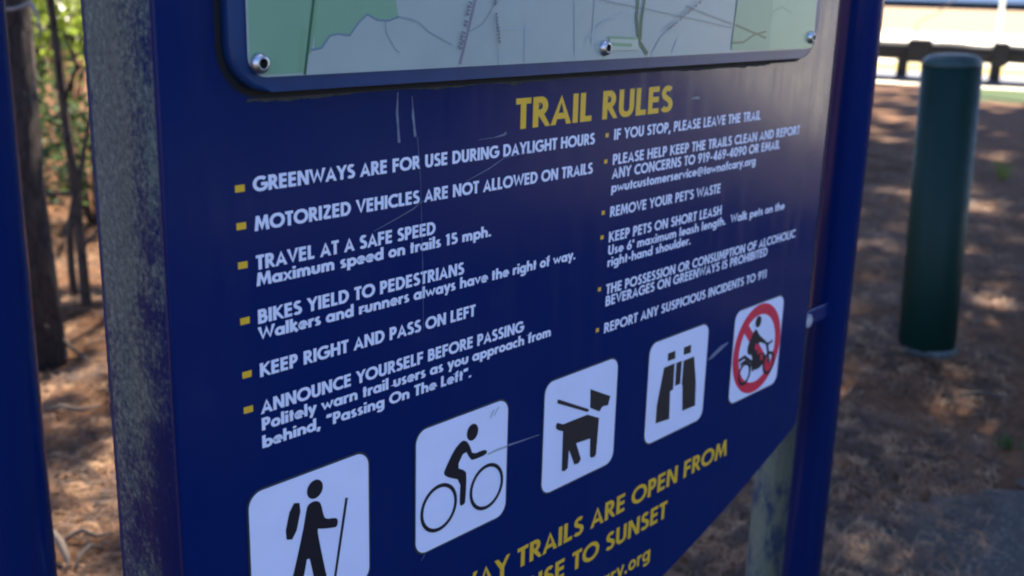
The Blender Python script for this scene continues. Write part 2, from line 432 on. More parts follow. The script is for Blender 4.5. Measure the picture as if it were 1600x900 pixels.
# body of the sheet with its own thickness
lay = [y0]
def nxt(): lay[0] -= .00004; return lay[0]
fl.poly(rrect(mx0, mz0, mx1, mz1, .12), y0, MI['mgrey'])
fl.strip(rrect(mx0 + .004, mz0 + .004, mx1 - .004, mz1 - .004, .12), .004, y0 + .0005, MI['mgrey'], True)
E0 = .013
fl.poly([(mx0 + E0, 9.2), (mx0 + E0, mz0 + .1), (mx0 + .1, mz0 + E0), mp(.515, 3.585), mp(.60, 4.05), (1.0, 6.2), (.8, 9.2)], nxt(), MI['mgreen'])
fl.poly(mpl([(.60, 4.05), (.585, 3.72), (.641, 3.729), (.706, 3.8), (.769, 3.809), (.859, 3.798), (.939, 3.88), (1.005, 3.925), (1.086, 3.889), (1.182, 3.884), (1.266, 3.909), (1.238, 4.03)]) + [(1.3, 4.6), (1.9, 5.2), (1.2, 5.9), (.95, 5.6)], nxt(), MI['mgreen'])
fl.strip(mpl([(.47, 3.59), (.505, 3.84)]), .018, nxt(), MI['mgl'])
fl.strip(mpl([(.545, 3.70), (.585, 3.85), (.625, 4.2)]), .014, nxt(), MI['mgl'])
fl.strip(mpl([(.51, 3.575), (.587, 4.006)]) + [(1.0, 6.2), (.8, 9.2)], .010, nxt(), MI['mline'])
fl.strip(mpl([(.56, 3.72), (.585, 3.72), (.641, 3.729), (.706, 3.8), (.769, 3.809), (.859, 3.798), (.939, 3.88), (1.005, 3.925), (1.086, 3.889), (1.182, 3.884), (1.266, 3.909), (1.40, 3.886)]), .006, nxt(), MI['mblue'])
for P, c, hw in (([(1.154, 3.879), (1.161, 3.808), (1.237, 3.704), (1.28, 3.683)], 'mroad', .005), ([(1.266, 3.909), (1.438, 3.877), (1.527, 3.813), (1.745, 3.725)], 'mroad', .006),
                 ([(1.99, 4.08), (1.90, 3.80), (1.83, 3.59)], 'mpink', .012), ([(2.25, 4.08), (2.05, 3.86), (1.9, 3.80)], 'mroad', .004),
                 ([(2.283, 3.822), (2.45, 3.825), (2.558, 3.849)], 'mpale', .008), ([(2.222, 3.70), (2.225, 3.586)], 'mpale', .008), ([(2.497, 3.819), (2.499, 3.587)], 'mpale', .008),
                 ([(3.05, 4.02), (3.08, 3.62)], 'mpale', .008), ([(3.3, 4.05), (3.28, 3.7)], 'mpale', .008), ([(3.2, 3.72), (3.4, 3.86), (3.7, 3.93), (3.85, 3.95)], 'mpale', .008),
                 ([(3.961, 3.961), (4.572, 3.891), (5.324, 3.8)], 'mroad', .007), ([(4.561, 3.985), (5.369, 3.824), (5.955, 3.694)], 'mroad', .008),
                 ([(3.36, 4.03), (3.96, 3.96)], 'mroad', .005), ([(4.1, 3.60), (4.2, 3.72), (4.42, 3.84)], 'mpale', .008), ([(4.40, 3.60), (4.46, 3.72)], 'mpale', .008)):
    fl.strip(mpl(P), hw, nxt(), MI[c])
fl.poly(mpl([(5.386, 4.037), (5.341, 3.60), (6.05, 3.585), (6.03, 4.05)]) + [(6.0, 7.5), (5.6, 7.5)], nxt(), MI['mgreen'])
fl.poly(mpl([(6.03, 4.05), (6.02, 3.779), (6.05, 3.585), (6.90, 3.585), (6.905, 4.2)]) + [(6.7, 7.5), (6.0, 7.5)], nxt(), MI['mgreen2'])
fl.strip(mpl([(5.345, 3.661), (5.544, 3.663), (5.738, 3.731), (5.944, 3.754)]), .010, nxt(), MI['mline'])
fl.strip(mpl([(5.38, 3.82), (5.955, 3.694)]), .010, nxt(), MI['mline'])
fl.strip(mpl([(6.009, 3.845), (6.046, 3.937), (6.202, 3.983), (6.409, 3.923)]), .012, nxt(), MI['mgreen'])
fl.strip(mpl([(3.856, 4.10), (3.856, 4.027), (3.85, 3.882), (3.907, 3.701), (4.028, 3.60)]) , .015, nxt(), MI['mline'])
fl.strip(mpl([(3.944, 4.10), (3.944, 4.028), (3.919, 3.882), (3.916, 3.713)]), .013, nxt(), MI['mline'])
fl.poly(mpl([(3.502, 3.742), (3.885, 3.725), (3.894, 3.634), (3.51, 3.643)]), nxt(), MI['mcream'])
fl.strip(mpl([(3.49, 3.742), (3.87, 3.728)]), .010, nxt(), MI['mgl']); fl.strip(mpl([(3.49, 3.69), (3.8, 3.675)]), .013, nxt(), MI['mgl'])
# tiny illegible road lettering: rows of ink ticks
def ticks(a, b, n, h, seed):
    r3 = random.Random(seed); a = Vector(mp(*a)); b = Vector(mp(*b)); d = (b - a) / n; nr = Vector((-d.y, d.x)).normalized()
    for i in range(n):
        if r3.random() < .13: continue
        p = a + d * i
        hh = h * (.6 + .6 * r3.random())
        q = [p - nr * hh, p + nr * hh, p + d * .5 + nr * hh * r3.uniform(-1, 1), p + d * .55 - nr * hh * r3.uniform(-.5, 1)]
        fl.strip([tuple(k) for k in q], .004, nxt(), MI['mink'])
ticks((1.945, 4.10), (1.801, 3.657), 18, .018, 1); ticks((2.14, 4.09), (2.205, 3.715), 16, .013, 2); ticks((4.80, 4.045), (4.264, 3.788), 26, .012, 4)
for i in range(5):
    fl.strip([(1.2 + i, 4.9 + .6 * math.sin(i)), (2.0 + i, 6 + .5 * math.cos(2 * i)), (1.6 + i * .9, 8.6)], .02, nxt(), MI[('mroad', 'mline', 'mpink')[i % 3]])
fl.build('map', [M[k] for k in mats])

# dome bolts through the map, each with its hex socket
def bolt(X, Zp):
    cx, cz = mp(X, Zp); c = Vector(W(cx, cz, PY - .0013)); r = .062 * S; n = 20
    bm = bmesh.new(); rings = []
    for rr, h in ((1.0, 0), (1.0, .12), (.93, .38), (.78, .60), (.60, .72), (.50, .745), (.46, .72)):
        rings.append([bm.verts.new(c + Vector((rr * r * math.cos(6.28318 * k / n), -h * r, rr * r * math.sin(6.28318 * k / n)))) for k in range(n)])
    for a, b in zip(rings, rings[1:]):
        for k in range(n): bm.faces.new((a[k], a[(k + 1) % n], b[(k + 1) % n], b[k]))
    o = part(from_bm('map_bolt', bm, M['steel'], smooth=True))
    bm = bmesh.new(); q = []
    vs = [bm.verts.new(c + Vector((.47 * r * math.cos(6.28318 * k / n), -.70 * r, .47 * r * math.sin(6.28318 * k / n)))) for k in range(n)]
    hx = [bm.verts.new(c + Vector((.30 * r * math.cos(6.28318 * (k // 2 * 2 + .5 * (k % 2) * 2) / n), -.2 * r, .30 * r * math.sin(6.28318 * k / n)))) for k in range(n)]
    for k in range(n): bm.faces.new((vs[k], vs[(k + 1) % n], hx[(k + 1) % n], hx[k]))
    bm.faces.new(hx)
    s_ = from_bm('socket', bm, M['darksteel']); s_.parent = o
for X, Zp in ((.185, 3.652), (3.445, 3.662), (6.845, 3.685), (.185, 9.4), (3.445, 9.4), (6.8, 9.4), (.185, 6.5), (6.845, 6.5)): bolt(X, Zp)

# ---- lettering: a geometric bold sans built from strokes, cap height 1
H = .092
def A_(*a): return arc(*a)
G = {}
def g(ch, w_, *st, clamp=True, hw=H): G[ch] = (w_, st, clamp, hw)
g(' ', .30)
g('A', .76, [(.08, -.06), (.38, 1.10), (.68, -.06)], [(.20, .29), (.56, .29)])
g('B', .62, [(.12, 0), (.12, 1)], [(.12, .908), (.28, .908)] + A_(.30, .715, .16, .193, 90, -90, 8) + [(.12, .522)], [(.12, .53), (.30, .53)] + A_(.32, .31, .20, .218, 90, -90, 8) + [(.12, .092)])
g('C', .78, A_(.50, .5, .405, .408, 48, 312, 18))
g('D', .76, [(.12, 0), (.12, 1)], [(.12, .908), (.26, .908)] + A_(.28, .5, .375, .408, 90, -90, 12) + [(.12, .092)])
g('E', .56, [(.12, 0), (.12, 1)], [(.12, .908), (.52, .908)], [(.12, .52), (.50, .52)], [(.12, .092), (.52, .092)])
g('F', .54, [(.12, 0), (.12, 1)], [(.12, .908), (.52, .908)], [(.12, .50), (.49, .50)])
g('G', .90, A_(.48, .5, .40, .408, 44, 330, 20) + [(.85, .47)], [(.92, .47), (.50, .47)])
g('H', .74, [(.12, 0), (.12, 1)], [(.62, 0), (.62, 1)], [(.12, .52), (.62, .52)])
g('I', .24, [(.12, 0), (.12, 1)])
g('K', .70, [(.12, 0), (.12, 1)], [(.12, .50), (.62, 1.06)], [(.22, .56), (.66, -.06)])
g('L', .50, [(.12, 0), (.12, 1)], [(.12, .092), (.48, .092)])
g('M', .94, [(.10, -.02), (.20, 1.02)], [(.20, 1.04), (.47, .10), (.74, 1.04)], [(.84, -.02), (.74, 1.02)])
g('N', .78, [(.12, 0), (.12, 1)], [(.14, 1.02), (.64, -.02)], [(.66, 0), (.66, 1)])
g('O', .96, A_(.48, .5, .40, .408, 0, 360, 26))
g('P', .58, [(.12, 0), (.12, 1)], [(.12, .908), (.28, .908)] + A_(.28, .675, .19, .233, 90, -90, 10) + [(.12, .44)])
g('R', .64, [(.12, 0), (.12, 1)], [(.12, .908), (.28, .908)] + A_(.28, .69, .19, .218, 90, -90, 10) + [(.12, .47)], [(.26, .50), (.58, -.05)])
g('S', .56, A_(.30, .72, .175, .19, 35, 225, 10) + [(.28, .53)] + A_(.27, .285, .20, .20, 60, -150, 12))
g('T', .54, [(.27, 0), (.27, 1)], [(.0, .908), (.54, .908)])
g('U', .70, [(.12, 1), (.12, .34)] + A_(.35, .33, .23, .24, 180, 360, 12) + [(.58, 1)])
g('V', .72, [(.06, 1.06), (.36, -.10), (.66, 1.06)])
g('W', 1.06, [(.06, 1.06), (.29, -.10), (.53, .96), (.77, -.10), (1.0, 1.06)])
g('Y', .68, [(.05, 1.06), (.34, .48)], [(.63, 1.06), (.34, .48)], [(.34, 0), (.34, .54)])
g('Z', .62, [(.06, .908), (.50, .908)], [(.52, .92), (.10, .08)], [(.10, .092), (.58, .092)])
xh = .66
g('a', .66, A_(.30, xh / 2, .225, xh / 2 - .08, 0, 360, 18), [(.55, 0), (.55, xh)])
g('b', .66, [(.11, 0), (.11, 1.02)], A_(.36, xh / 2, .225, xh / 2 - .08, 0, 360, 18))
g('c', .50, A_(.30, xh / 2, .225, xh / 2 - .08, 50, 310, 14))
g('d', .66, A_(.30, xh / 2, .225, xh / 2 - .08, 0, 360, 18), [(.55, 0), (.55, 1.02)])
g('e', .62, [(.10, .33), (.54, .33)] + A_(.31, xh / 2, .225, xh / 2 - .08, 5, 318, 18))
g('f', .36, [(.16, 0), (.16, .78)] + A_(.31, .78, .15, .14, 180, 80, 6), [(.02, .56), (.34, .56)])
g('g', .66, A_(.30, xh / 2, .225, xh / 2 - .08, 0, 360, 18), [(.55, xh), (.55, -.05)] + A_(.32, -.06, .23, .17, 0, -150, 8), clamp=False)
g('h', .62, [(.11, 0), (.11, 1.02)], [(.11, .36)] + A_(.31, .36, .20, .215, 150, 0, 8) + [(.51, 0)])
g('i', .22, [(.11, 0), (.11, xh)], [(.11, .77), (.11, .95)])
g('k', .56, [(.11, 0), (.11, 1.02)], [(.12, .32), (.46, .70)], [(.20, .38), (.52, -.04)])
g('l', .22, [(.11, 0), (.11, 1.02)])
g('m', .94, [(.11, 0), (.11, xh)], [(.11, .38)] + A_(.28, .40, .17, .18, 150, 0, 8) + [(.45, 0)], [(.45, .38)] + A_(.63, .40, .18, .18, 150, 0, 8) + [(.81, 0)])
g('n', .62, [(.11, 0), (.11, xh)], [(.11, .36)] + A_(.31, .37, .20, .205, 150, 0, 8) + [(.51, 0)])
g('o', .62, A_(.31, xh / 2, .225, xh / 2 - .08, 0, 360, 18))
g('p', .66, [(.11, -.28), (.11, xh)], A_(.36, xh / 2, .225, xh / 2 - .08, 0, 360, 18), clamp=False)
g('r', .40, [(.11, 0), (.11, xh)], [(.11, .34)] + A_(.30, .36, .19, .21, 160, 60, 6))
g('s', .44, A_(.235, .485, .12, .105, 40, 225, 8) + [(.22, .335)] + A_(.205, .185, .135, .105, 60, -150, 8))
g('t', .34, [(.16, 0), (.16, .88)], [(.02, .56), (.32, .56)])
g('u', .62, [(.11, xh), (.11, .28)] + A_(.31, .28, .20, .20, 180, 360, 8) + [(.51, xh)])
g('v', .56, [(.05, .72), (.28, -.08), (.51, .72)], hw=.085)
g('w', .86, [(.05, .72), (.24, -.08), (.43, .62), (.62, -.08), (.81, .72)], hw=.085)
g('x', .56, [(.05, -.05), (.51, .71)], [(.05, .71), (.51, -.05)])
g('y', .56, [(.06, .70), (.31, .06)], [(.52, .70), (.18, -.26)], clamp=False)
g('0', .66, A_(.33, .5, .235, .408, 0, 360, 22)); g('1', .40, [(.24, 0), (.24, 1)], [(.06, .80), (.24, .92)])
g('4', .64, [(.46, 0), (.46, 1)], [(.46, .98), (.09, .29)], [(.05, .26), (.60, .26)])
g('5', .60, [(.50, .908), (.20, .908), (.16, .55)], [(.15, .56)] + A_(.28, .32, .22, .23, 100, -140, 12))
g('6', .62, A_(.31, .31, .21, .22, 0, 360, 16), [(.12, .40), (.42, 1.03)])
g('9', .62, A_(.31, .69, .21, .22, 0, 360, 16), [(.50, .60), (.20, -.03)])
g('.', .26, [(.13, 0), (.13, .19)]); g(',', .26, [(.16, .18), (.06, -.17)], clamp=False)
g("'", .22, [(.13, 1.0), (.10, .68)]); g('“', .42, [(.15, .98), (.10, .70)], [(.32, .98), (.27, .70)]); g('”', .42, [(.13, 1.0), (.09, .70)], [(.31, 1.0), (.27, .70)])
g('-', .40, [(.05, .36), (.35, .36)])
g('@', 1.0, A_(.5, .40, .40, .44, -40, 290, 22), A_(.48, .40, .17, .20, 0, 360, 12), [(.66, .60), (.66, .25)], clamp=False, hw=.06)

TRK = .055
def text_line(fl, s, x0, z, cap, x1=None, y=-.0003, weight=1.0, xs=None):
    adv = 0; pos = []
    for ch in s:
        pos.append(adv); adv += G[ch][0] + TRK
    adv -= TRK
    sx = (x1 - x0) / adv if x1 else cap * (xs or 1)
    for ch, p in zip(s, pos):
        w_, st, clamp, hw = G[ch]
        for k, pl in enumerate(st):
            closed = len(pl) > 8 and abs(pl[0][0] - pl[-1][0]) < 1e-6 and abs(pl[0][1] - pl[-1][1]) < 1e-6
            tmp = Flat(); q = pl[:-1] if closed else pl
            n = len(q); P = [Vector(a) for a in q]; b = len(fl.V)
            yy = y - .00002 * k
            for i in range(n):
                if closed: d0 = (P[i] - P[i - 1]).normalized(); d1 = (P[(i + 1) % n] - P[i]).normalized()
                else:
                    d0 = (P[i] - P[i - 1]).normalized() if i else (P[1] - P[0]).normalized()
                    d1 = (P[i + 1] - P[i]).normalized() if i < n - 1 else d0
                t = (d0 + d1).normalized() if (d0 + d1).length > 1e-6 else d0
                kk = 1 / max(.30, t.dot(d0)); nr = Vector((-t.y, t.x)) * hw * weight * kk
                for c in (P[i] + nr, P[i] - nr):
                    cz = min(1, max(0, c.y)) if clamp and ch not in 'bdfhkl' else c.y
                    if ch in 'vwx': cz = min(xh, cz)
                    fl.V.append(W(x0 + (p + c.x) * sx, z + cz * cap, yy))
            for i in range(n if closed else n - 1):
                j = (i + 1) % n; fl.F.append((b + 2 * i, b + 2 * i + 1, b + 2 * j + 1, b + 2 * j)); fl.mi.append(0)

LX, RX = .122, 3.645
C1, C2 = .0905, .083
left = [('GREENWAYS ARE FOR USE DURING DAYLIGHT HOURS', 2.908, 3.39, C1), ('MOTORIZED VEHICLES ARE NOT ALLOWED ON TRAILS', 2.671, 3.38, C1),
        ('TRAVEL AT A SAFE SPEED', 2.432, 1.62, C1), ('Maximum speed on trails 15 mph.', 2.331, 2.193, C2),
        ('BIKES YIELD TO PEDESTRIANS', 2.092, 1.912, C1), ('Walkers and runners always have the right of way.', 1.988, 3.206, C2),
        ('KEEP RIGHT AND PASS ON LEFT', 1.748, 2.04, C1), ('ANNOUNCE YOURSELF BEFORE PASSING', 1.505, 2.593, C1),
        ('Politely warn trail users as you approach from', 1.394, 2.93, C2), ('behind, “Passing On The Left”.', 1.275, 2.01, C2)]
right = [('IF YOU STOP, PLEASE LEAVE THE TRAIL', 2.918, 6.008, C1), ('PLEASE HELP KEEP THE TRAILS CLEAN AND REPORT', 2.712, 6.836, C1),
         ('ANY CONCERNS TO 919-469-4090 OR EMAIL', 2.596, 6.441, C1), ('pwutcustomerservice@townofcary.org', 2.482, 5.985, C2),
         ("REMOVE YOUR PET'S WASTE", 2.274, 5.37, C1), ('KEEP PETS ON SHORT LEASH', 2.058, 5.42, C1),
         ("Use 6' maximum leash length.  Walk pets on the", 1.948, 6.66, C2), ('right-hand shoulder.', 1.845, 4.917, C2),
         ('THE POSSESSION OR CONSUMPTION OF ALCOHOLIC', 1.603, 6.954, C1), ('BEVERAGES ON GREENWAYS IS PROHIBITED', 1.498, 6.384, C1),
         ('REPORT ANY SUSPICIOUS INCIDENTS TO 911', 1.258, 6.412, C1)]
fl = Flat()
for s, z, x1, c in left: text_line(fl, s, LX, z, c, x1, weight=1.22)
for s, z, x1, c in right: text_line(fl, s, RX, z, c, x1, weight=1.16)
fl.build('rules_lettering', M['white'])
for x0, x1, hz, zs in ((-.005, .062, .021, (2.94, 2.716, 2.479, 2.133, 1.791, 1.562)), (3.530, 3.572, .017, (2.965, 2.751, 2.325, 2.116, 1.668, 1.308))):
    for z in zs:
        fl = Flat(); fl.poly([(x0, z - hz), (x1, z - hz), (x1, z + hz), (x0, z + hz)], -.0003); fl.build('bullet', M['yellow'])
fl = Flat(); text_line(fl, 'TRAIL RULES', 2.43, 3.097, .226, 4.465, weight=1.1)
fl.build('title_lettering', M['yellow'])
fl = Flat()
# "TRAILS ARE OPEN FROM" starts at 2.60 ; the first word runs off the lower left of the view
tw = sum(G[c][0] + TRK for c in 'TRAILS ARE OPEN FROM') - TRK; k = (5.90 - 2.605) / tw
gw = sum(G[c][0] + TRK for c in 'GREENWAY ')
text_line(fl, 'GREENWAY TRAILS ARE OPEN FROM', 2.605 - gw * k, -.575, .183, 5.90, weight=1.05)
tw2 = sum(G[c][0] + TRK for c in 'TO SUNSET') - TRK; k2 = (4.83 - 3.35) / tw2; gw2 = sum(G[c][0] + TRK for c in 'SUNRISE ')
text_line(fl, 'SUNRISE TO SUNSET', 3.35 - gw2 * k2, -.903, .183, 4.83, weight=1.05)
fl.build('hours_lettering', M['yellow'])
fl = Flat(); text_line(fl, 'www.townofcary.org', 2.30, -1.265, .165, 4.59, weight=.9)
fl.build('website_lettering', M['yellow'])

# ---- pictograms
def smooth(P, it=2):
    for _ in range(it):
        Q = []
        for i in range(len(P)):
            a = P[i]; b = P[(i + 1) % len(P)]
            Q += [(a[0] * .75 + b[0] * .25, a[1] * .75 + b[1] * .25), (a[0] * .25 + b[0] * .75, a[1] * .25 + b[1] * .75)]
        P = Q
    return P
XS = [0, 1.441, 2.88, 4.355, 5.843]
def square(i, name, zoff=0.0):
    x = XS[i]
    bm = bmesh.new()
    P = rrect(x, zoff, x + .985, zoff + .995, .105)
    fr = [bm.verts.new(W(a, b, -.0012)) for a, b in P]; bk = [bm.verts.new(W(a, b, -.0001)) for a, b in P]
    bm.faces.new(fr)
    for k in range(len(P)): bm.faces.new((fr[k], bk[k], bk[(k + 1) % len(P)], fr[(k + 1) % len(P)]))
    o = part(from_bm(name, bm, M['picto']))
    f = Flat(); f.strip(rrect(x - .004, zoff - .004, x + .989, zoff + .999, .108), .013, -.0006, closed=True)
    f.build('sticker_border', M['pictoedge']); 
    return o
YF = -.0014
def fig(i): 
    f = Flat(); x = XS[i]
    P = f.poly; Sx = f.strip
    f.poly = lambda pts, k=0, mi=0: P([(x + a, b) for a, b in pts], YF - .00004 * k, mi)
    f.strip = lambda pts, hw, k=0, mi=0, closed=False: Sx([(x + a, b) for a, b in pts], hw, YF - .00004 * k, mi, closed)
    return f
def figpart(f, o, name, mats):
    c = f.build(name, mats); c.parent = o; c.matrix_parent_inverse = Matrix.Identity(4); return c
# hiker
o = square(0, 'hiker_pictogram'); f = fig(0)
f.poly(arc(.518, .863, .067, .067, 0, 345, 23))
f.poly(smooth([(.322, .828), (.412, .803), (.345, .560), (.256, .590)], 1))
f.poly(smooth([(.443, .737), (.457, .77), (.498, .782), (.542, .770), (.568, .737), (.582, .661), (.600, .614), (.689, .594), (.709, .569), (.702, .526), (.677, .523), (.560, .556), (.529, .572), (.547, .458), (.602, .179), (.625, .085), (.51, .085), (.493, .224), (.45, .423), (.405, .24), (.35, .085), (.25, .085), (.32, .295), (.408, .582)], 1))
f.poly([(.775, .712), (.798, .705), (.672, .08), (.650, .08)])
figpart(f, o, 'hiker_figure', M['black'])
# cyclist
o = square(1, 'cyclist_pictogram'); f = fig(1)
f.poly(arc(.584, .826, .063, .068, 0, 345, 23))
f.poly(smooth([(.464, .789), (.503, .783), (.535, .757), (.563, .709), (.591, .64), (.72, .642), (.754, .62), (.744, .592), (.6, .591), (.565, .608), (.505, .707), (.416, .586), (.503, .537), (.528, .499), (.52, .268), (.501, .25), (.461, .25), (.453, .302), (.462, .47), (.326, .535), (.28, .574), (.287, .607), (.387, .743)], 1))
f.strip(arc(.233, .318, .178, .178, 0, 350, 35), .0155, 1, closed=True); f.strip(arc(.756, .315, .178, .178, 0, 350, 35), .0155, 1, closed=True)
figpart(f, o, 'cyclist_figure', M['black'])
# dog
o = square(2, 'dog_pictogram'); f = fig(2)
f.poly([(.160, .818), (.185, .810), (.596, .612), (.581, .588), (.158, .785)])
f.poly([(.602, .795), (.896, .653), (.870, .575), (.787, .584), (.747, .548), (.610, .620)])
f.poly([(.15, .59), (.165, .61), (.19, .60), (.245, .573), (.577, .568), (.746, .489), (.740, .377), (.728, .152), (.710, .133), (.66, .137), (.640, .16), (.631, .329), (.437, .343), (.514, .173), (.483, .142), (.423, .150), (.341, .312), (.335, .145), (.294, .130), (.253, .145), (.249, .509), (.19, .535), (.155, .56)], 1)
figpart(f, o, 'dog_figure', M['brown'])
# binoculars
o = square(3, 'binoculars_pictogram'); f = fig(3)
f.poly([(.295, .842), (.417, .842), (.424, .762), (.297, .766)]); f.poly([(.562, .840), (.684, .840), (.690, .760), (.564, .764)])
f.poly([(.244, .715), (.419, .716), (.423, .451), (.373, .448), (.392, .160), (.162, .180), (.163, .36)])
f.poly([(.572, .705), (.752, .706), (.820, .428), (.838, .174), (.610, .182), (.582, .449), (.568, .465)])
f.poly([(.449, .712), (.540, .712), (.540, .480), (.451, .480)])
figpart(f, o, 'binoculars_figure', M['brown'])
# no motorcycles
o = square(4, 'prohibition_pictogram'); f = fig(4)
f.strip(arc(.494, .503, .428, .428, 0, 354, 60), .058, 0, 1, True)
f.strip([(.205, .800), (.785, .205)], .052, 1, 1)
f.poly(arc(.470, .802, .062, .062, 0, 340, 19), 3)
f.poly(smooth([(.392, .717), (.443, .73), (.519, .640), (.639, .565), (.678, .545), (.650, .515), (.520, .575), (.530, .50), (.497, .449), (.475, .262), (.405, .262), (.409, .452), (.293, .480), (.285, .571)], 1), 3)
f.poly(smooth([(.44, .56), (.50, .56), (.53, .51), (.50, .47), (.44, .50)], 1), 4, 1)
for cx, cz in ((.268, .278), (.768, .278)): f.strip(arc(cx, cz, .108, .112, 0, 350, 30), .018, 3, 0, True)
f.strip([(.66, .52), (.72, .50), (.81, .52)], .014, 4); f.strip([(.69, .525), (.73, .42), (.770, .280)], .020, 4)
f.strip([(.13, .45), (.24, .47), (.40, .37)], .018, 4); f.strip([(.16, .40), (.26, .42), (.40, .33)], .012, 4)
f.poly(smooth([(.42, .44), (.64, .43), (.70, .36), (.62, .27), (.46, .26), (.38, .35)], 1), 5)
f.poly(smooth([(.56, .42), (.63, .41), (.63, .36), (.59, .34)], 1), 6, 1)
figpart(f, o, 'motorcyclist_figure', [M['black'], M['red']])

# scratches in the paint
M['scuff'] = plain('grey_scuff', (.40, .42, .45), .5)
fl = Flat()
for P, hw in (([(1.268, 3.431), (1.263, 3.36), (1.261, 3.294), (1.27, 3.195), (1.279, 3.10)], (.003, .006, .011, .009, .012)), ([(1.393, 3.397), (1.400, 3.33), (1.403, 3.27), (1.414, 3.2), (1.424, 3.127)], (.003, .004, .011, .009, .012)),
              ([(2.035, 3.056), (2.2, 3.058), (2.304, 3.069), (2.331, 3.083)], (.001, .002, .008, .012)), ([(1.443, 3.125), (1.46, 2.97), (1.475, 2.818)], (.002, .0025, .002)), ([(1.475, 2.818), (1.50, 2.2), (1.51, 1.75)], (.0015, .002, .001)),
              ([(1.911, 2.769), (2.152, 2.836), (2.31, 2.898)], (.001, .004, .003)), ([(2.31, 2.898), (2.8, 2.93)], (.002, .001)), ([(1.052, 2.535), (1.25, 2.59), (1.409, 2.639), (1.502, 2.687)], (.001, .003, .004, .002)),
              ([(2.44, .588), (2.6, .577), (2.828, .564)], (.009, .006, .004)), ([(5.38, .60), (5.456, .62), (5.6, .67), (5.743, .7)], (.004, .022, .026, .008)),
              ([(4.75, 3.19), (4.83, 3.195), (4.9, 3.19)], (.006, .012, .008)), ([(1.5, -.06), (1.58, .02)], (.002, .004))):
    fl = Flat(); fl.strip(P, hw, -.00040); fl.build('scratch', M['scratch'])
fl = Flat()
for P, hw in (([(2.20, .590), (2.30, .594), (2.42, .588)], (.007, .010, .010)), ([(2.222, .885), (2.245, .93), (2.262, .944)], .006), ([(2.263, .893), (2.29, .93), (2.317, .955)], .006)):
    fl = Flat(); fl.strip(P, hw, -.0016); fl.build('sticker_scuff', M['scuff'])

# ------------------------------------------------------------------ bollard
bp = on_ground(1446, 556); bp.z = 0
def z_at(u, v, P):                         # height of the pixel's ray above point P's vertical
    d = pix_ray(u, v); hd = Vector((P.x - CAM.x, P.y - CAM.y)).length; return CAM.z + d.z * hd / math.hypot(d.x, d.y)
bh = z_at(1490, 84, bp)
dep = (Vector((bp.x, bp.y, .5)) - CAM).dot(fw); br = 88 / FPX * dep / 2
b = empty('bollard', (bp.x, bp.y, 0))
b.matrix_world = Matrix.Translation(b.location) @ Matrix.Rotation(R(-2.1), 4, u_)
tag(b, 'dark green round steel bollard with a rounded cap standing in pine straw', 'bollard')
def mat_green():
    m = NT('dark_green_paint'); v = m.coord(); n = m.noise(v, 30, 6, .7); n2 = m.noise(m.coord((1, 1, .2)), 14, 4)
    c = m.mix(m.rng(n, .68, .76, 0, .5), (.003, .021, .015, 1), (.03, .06, .06, 1))
    c = m.mix(m.rng(n2, .5, .8, 0, .4), c, (.007, .02, .02, 1))
    m.set(Base_Color=c, Roughness=m.rng(n, .3, .7, .42, .55), IOR=1.36, Specular_IOR_Level=.32); return m.m
bm = bmesh.new(); lathe(bm, [(br, -.15), (br, .3), (br, bh - .044)], (0, 0, 0), 40)
from_bm('shaft', bm, mat_green(), b, smooth=True)
bm = bmesh.new(); k = br * 1.004
lathe(bm, [(br * .95, bh - .046), (k, bh - .0435), (k * .995, bh - .036), (k * .975, bh - .028), (k * .93, bh - .018), (k * .80, bh - .006), (k * .5, bh), (k * .15, bh + .002)], (0, 0, 0), 40)
from_bm('cap', bm, M['capgreen'] if 'capgreen' in M else plain('cap_green_paint', (.006, .030, .024), .5, var=.25, scale=25), b, smooth=True)
bm = bmesh.new()
for i in range(40):
    a0 = 2 * math.pi * i / 40
r0 = br * 1.05
lathe(bm, [(r0 * 1.1, -.08), (r0 * 1.04, gz(bp.x, bp.y) + .004), (r0 * .98, gz(bp.x, bp.y) + .010), (br * 1.01, gz(bp.x, bp.y) + .014)], (0, 0, 0), 40)
for v in bm.verts:
    v.co *= 1 + .05 * noise.noise(v.co * 20)
from_bm('footing', bm, plain('pale_footing_concrete', (.075, .085, .08), .9, var=.4, scale=30), b)

# ------------------------------------------------------------------ timber guard rail in the middle distance
rp = on_ground(1405, 124); rd = rp.x * u_.x + rp.y * u_.y; rtt = rp.x * v_.x + rp.y * v_.y
ztop = z_at(1405, 63, rp); zbot = z_at(1405, 93, rp)
rail = empty('guard_rail', (rp.x, rp.y, 0)); tag(rail, 'long dark timber guard rail on short posts at the edge of the sunlit field', 'guard rail')
def mat_timber():
    m = NT('dark_timber'); v = m.coord((1.5, 1.5, 12)); n = m.noise(v, 3, 5, .7, .8); n2 = m.noise(m.coord(), 1.2, 3)
    m.set(Base_Color=m.ramp(m.math('ADD', m.math('MULTIPLY', n, .6), m.math('MULTIPLY', n2, .4)), [(.3, (.008, .008, .009)), (.6, (.026, .025, .026)), (.8, (.07, .066, .066))]), Roughness=.8); return m.m
M['timber'] = mat_timber()

